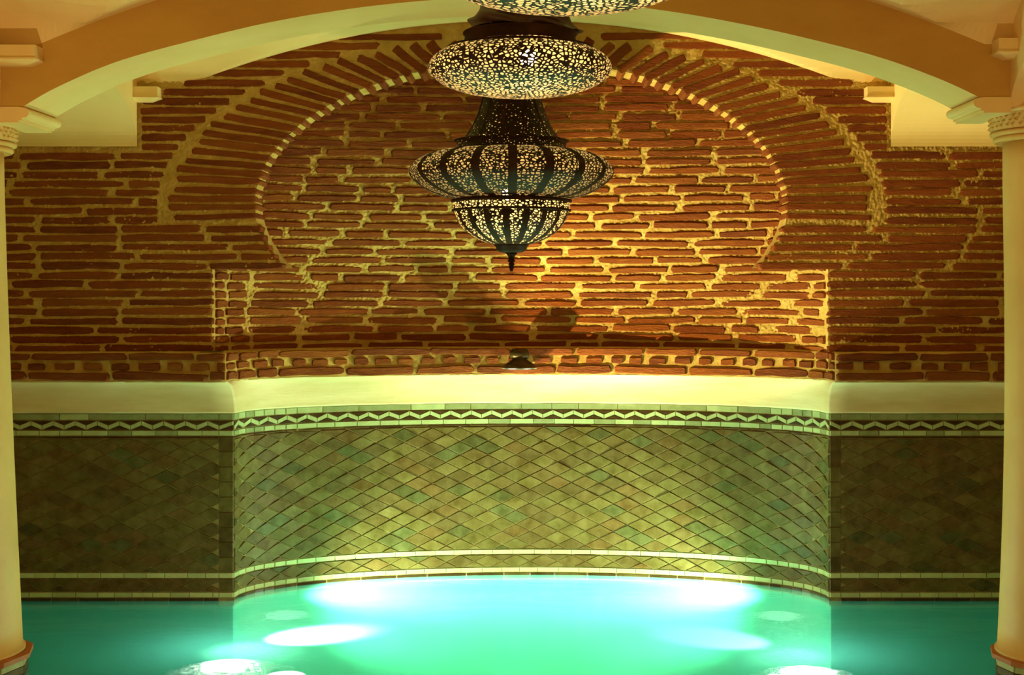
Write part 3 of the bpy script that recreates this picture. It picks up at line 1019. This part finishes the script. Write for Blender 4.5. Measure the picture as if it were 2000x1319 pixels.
def onion_lantern():
    d = 7.3; k = d / F
    z0 = wz(342, d)
    t = thing('onion_lantern', 'ribbed onion-shaped pierced brass lantern with flared neck and pointed finial', 'lantern', (wx(999, d), d, z0))
    def pr(lst): return [(r * k, (342 - y) * k) for r, y in lst]
    def smooth(lst, n=6):
        out = []
        for i in range(len(lst) - 1):
            p0 = lst[max(0, i - 1)]; p1 = lst[i]; p2 = lst[i + 1]; p3 = lst[min(len(lst) - 1, i + 2)]
            for j in range(n):
                f = j / n
                out.append(tuple(0.5 * ((2 * p1[c]) + (-p0[c] + p2[c]) * f + (2 * p0[c] - 5 * p1[c] + 4 * p2[c] - p3[c]) * f * f + (-p0[c] + 3 * p1[c] - 3 * p2[c] + p3[c]) * f ** 3) for c in (0, 1)))
        out.append(lst[-1]); return out
    body = smooth(pr([(104, 388), (135, 384), (168, 370), (190, 354), (199, 340), (196, 327), (181, 312), (152, 300), (108, 294)]))
    bo = obj('body', *lathe(body, 108, False), M['pierced_fine'], t, True)
    ribs(body, 18, 0.046, 0.003, bo, M['brass'], R(92))
    bowl = smooth(pr([(34, 478), (60, 470), (85, 455), (103, 435), (112, 413)]))
    bw = obj('bowl', *lathe(bowl, 96, False), M['pierced_fine'], t, True)
    ribs(bowl, 18, 0.034, 0.003, bw, M['brass'], R(86))
    obj('band', *lathe(pr([(114, 410), (114, 397)]), 96, False), M['pierced_fine'], t, True)
    obj('band_rim', *lathe(pr([(113, 414), (117, 413), (117, 410), (113, 409)]), 96, False), M['brass'], t, True)
    obj('band_rim', *lathe(pr([(104, 388), (118, 391), (118, 395), (113, 397)]), 96, False), M['brass'], t, True)
    obj('collar', *lathe(pr([(106, 295), (109, 292), (107, 290), (107, 280), (112, 277), (112, 275), (96, 274)]), 96, False), M['pierced_dim'], t, True)
    neck = smooth(pr([(97, 276), (84, 258), (72, 236), (63, 212), (57, 188), (52, 160), (48, 140)]))
    nk = obj('neck', *lathe(neck, 72, False), M['pierced_dim'], t, True)
    ribs(neck, 12, 0.012, 0.002, nk, M['brass'], R(80))
    obj('neck_cap', *lathe(pr([(50, 141), (54, 138), (50, 132), (30, 124), (12, 118), (6, 110)]), 48), M['brass'], t, True)
    obj('cup', *lathe(pr([(10, 494), (22, 493), (29, 489), (31, 482), (34, 480), (34, 477)]), 48), M['brass'], t, True)
    obj('finial', *lathe(pr([(1.5, 531), (4, 528), (3, 526), (6, 523), (3.5, 520), (6.5, 516), (4, 513), (8, 510), (5, 506), (6, 502), (9, 498), (12, 494)]), 24), M['brass'], t, True)
    chain(t, (342 - 112) * k, 3.395 - z0)
    bl = obj('bulb', *lathe(sphere_prof(0.03), 16), M['bulb'], t, True)
    bl.location = (-0.02, -0.15, (342 - 384) * k)
    point('lantern_light', (0, 0, (342 - 350) * k), P_ONION, WARM, 0.06, t)
    point('lantern_light', (0, 0, (342 - 425) * k), P_ONION * 0.5, WARM, 0.05, t)
    return t
onion_lantern()

# ------------------------------------------------------------------ spot lamp under the cornice
def spot_lamp():
    x, d = wx(1015, 8.55), 8.50
    z = wz(718, d)
    t = thing('spot_lamp', 'small dark bell-shaped downlight fixed to the middle of the brick cornice', 'lamp', (x, d, z))
    obj('shade', *lathe([(0.108, 0.0), (0.106, 0.006), (0.075, 0.030), (0.044, 0.050), (0.036, 0.066), (0.038, 0.09), (0.02, 0.098)], 48), M['bronze'], t, True)
    obj('rim', *lathe([(0.09, -0.004), (0.110, -0.006), (0.112, 0.0), (0.108, 0.003)], 48, False), M['steel'], t, True)
    obj('lens', *lathe([(0.001, -0.002), (0.100, -0.002)], 40, False), M['spot_lens'], t)
    # knuckle and wall bracket
    kn = lathe([(0.02, -0.06), (0.045, -0.055), (0.060, -0.03), (0.062, 0.0), (0.060, 0.03), (0.045, 0.055), (0.02, 0.06)], 24)
    o = obj('knuckle', *kn, M['bronze'], t, True); o.location = (0, 0.01, 0.078); o.rotation_euler = (0, R(90), 0)
    o.scale = (0.55, 0.8, 1)
    obj('bracket', *box(-0.05, 0.05, 0.0, 0.16, 0.085, 0.112), M['bronze'], t)
    l = bpy.data.lights.new('spot_light', 'SPOT')
    l.energy = P_SPOT; l.color = (0.8, 1.0, 0.62); l.spot_size = R(150); l.spot_blend = 0.8; l.shadow_soft_size = 0.05
    lo = bpy.data.objects.new('spot_light', l); col.objects.link(lo); lo.parent = t
    lo.location = (0, -0.01, -0.03)
    return t
spot_lamp()

# ------------------------------------------------------------------ underwater lamps
def pool_lamp(x, y, z, label, beams, glow=1.0):
    t = thing('underwater_lamp', label, 'lamp', (x, y, ZP), 'underwater pool lamps')
    h = z - ZP
    obj('housing', *lathe([(0.11, 0.0), (0.11, 0.02), (0.04, 0.03), (0.035, h - 0.10), (0.11, h - 0.06), (0.13, h - 0.01), (0.125, h)], 32), M['steel'], t, True)
    obj('lens', *lathe([(0.001, h + 0.004), (0.10, h + 0.004), (0.12, h)], 32, False), M['pool_lens'] if glow else M['pool_lens_dim'], t, True)
    if glow: beams = beams + [((x * 0.35, 6.1, 3), P_POOL * glow, BU_, 66, 0.9)]
    for aim, power, colour, size, blend in beams:
        l = bpy.data.lights.new('underwater_beam', 'SPOT')
        l.energy = power; l.color = colour; l.spot_size = R(size); l.spot_blend = blend; l.shadow_soft_size = 0.04
        lo = bpy.data.objects.new('underwater_beam', l); col.objects.link(lo); lo.parent = t
        lo.location = (0, 0, h + 0.03)
        dv = Vector(aim) - Vector((x, y, z + 0.03))
        lo.rotation_euler = dv.to_track_quat('-Z', 'Y').to_euler()
    return t
BW_, BG_, BU_ = (1.0, 0.86, 0.46), (0.78, 1.0, 0.70), (1.0, 0.88, 0.52)
pool_lamp(-1.62, 6.98, -0.42, 'underwater lamp glittering through ripples near the left column',
          [((1.1, 8.4, 2.35), P_BEAM_L, BW_, 38, 0.6)])
pool_lamp(1.34, 6.86, -0.42, 'underwater lamp glittering through ripples near the right column',
          [((-1.1, 8.4, 2.1), P_BEAM_R, BW_, 40, 0.5)], 0.45)
pool_lamp(-1.52, 8.06, -0.46, 'glaring underwater lamp in the left end of the niche',
          [((0.5, 8.62, 0.40), P_WASH, BG_, 112, 1.0)], 0)
pool_lamp(1.40, 8.06, -0.48, 'deep underwater lamp in the right end of the niche',
          [((-0.7, 8.62, 0.50), P_WASH * 1.1, BG_, 112, 1.0)], 0)

# ------------------------------------------------------------------ fill lights added on the deck, out of view, to brighten the near vault
def uplight(x, y, aim, power, label):
    t = thing('fill_uplight', label, 'lamp', (x, y, 0.12), 'added fill lights on the deck')
    obj('housing', *lathe([(0.09, 0.0), (0.09, 0.015), (0.05, 0.02), (0.06, 0.10), (0.075, 0.12), (0.07, 0.122)], 24), M['bronze'], t, True)
    obj('lens', *lathe([(0.001, 0.118), (0.068, 0.118)], 24, False), M['spot_lens'], t)
    l = bpy.data.lights.new('fill_beam', 'SPOT')
    l.energy = power; l.color = (1.0, 0.80, 0.40); l.spot_size = R(70); l.spot_blend = 0.7; l.shadow_soft_size = 0.06
    lo = bpy.data.objects.new('fill_beam', l); col.objects.link(lo); lo.parent = t
    lo.location = (0, 0, 0.15)
    lo.rotation_euler = (Vector(aim) - Vector((x, y, 0.27))).to_track_quat('-Z', 'Y').to_euler()
uplight(-1.7, 3.9, (-1.6, 5.6, 3.1), P_FILL_L, 'added fill light on the deck towards the left column, out of view')
uplight(1.5, 3.9, (1.4, 5.6, 3.1), P_FILL_R, 'added fill light on the deck towards the right column, out of view')
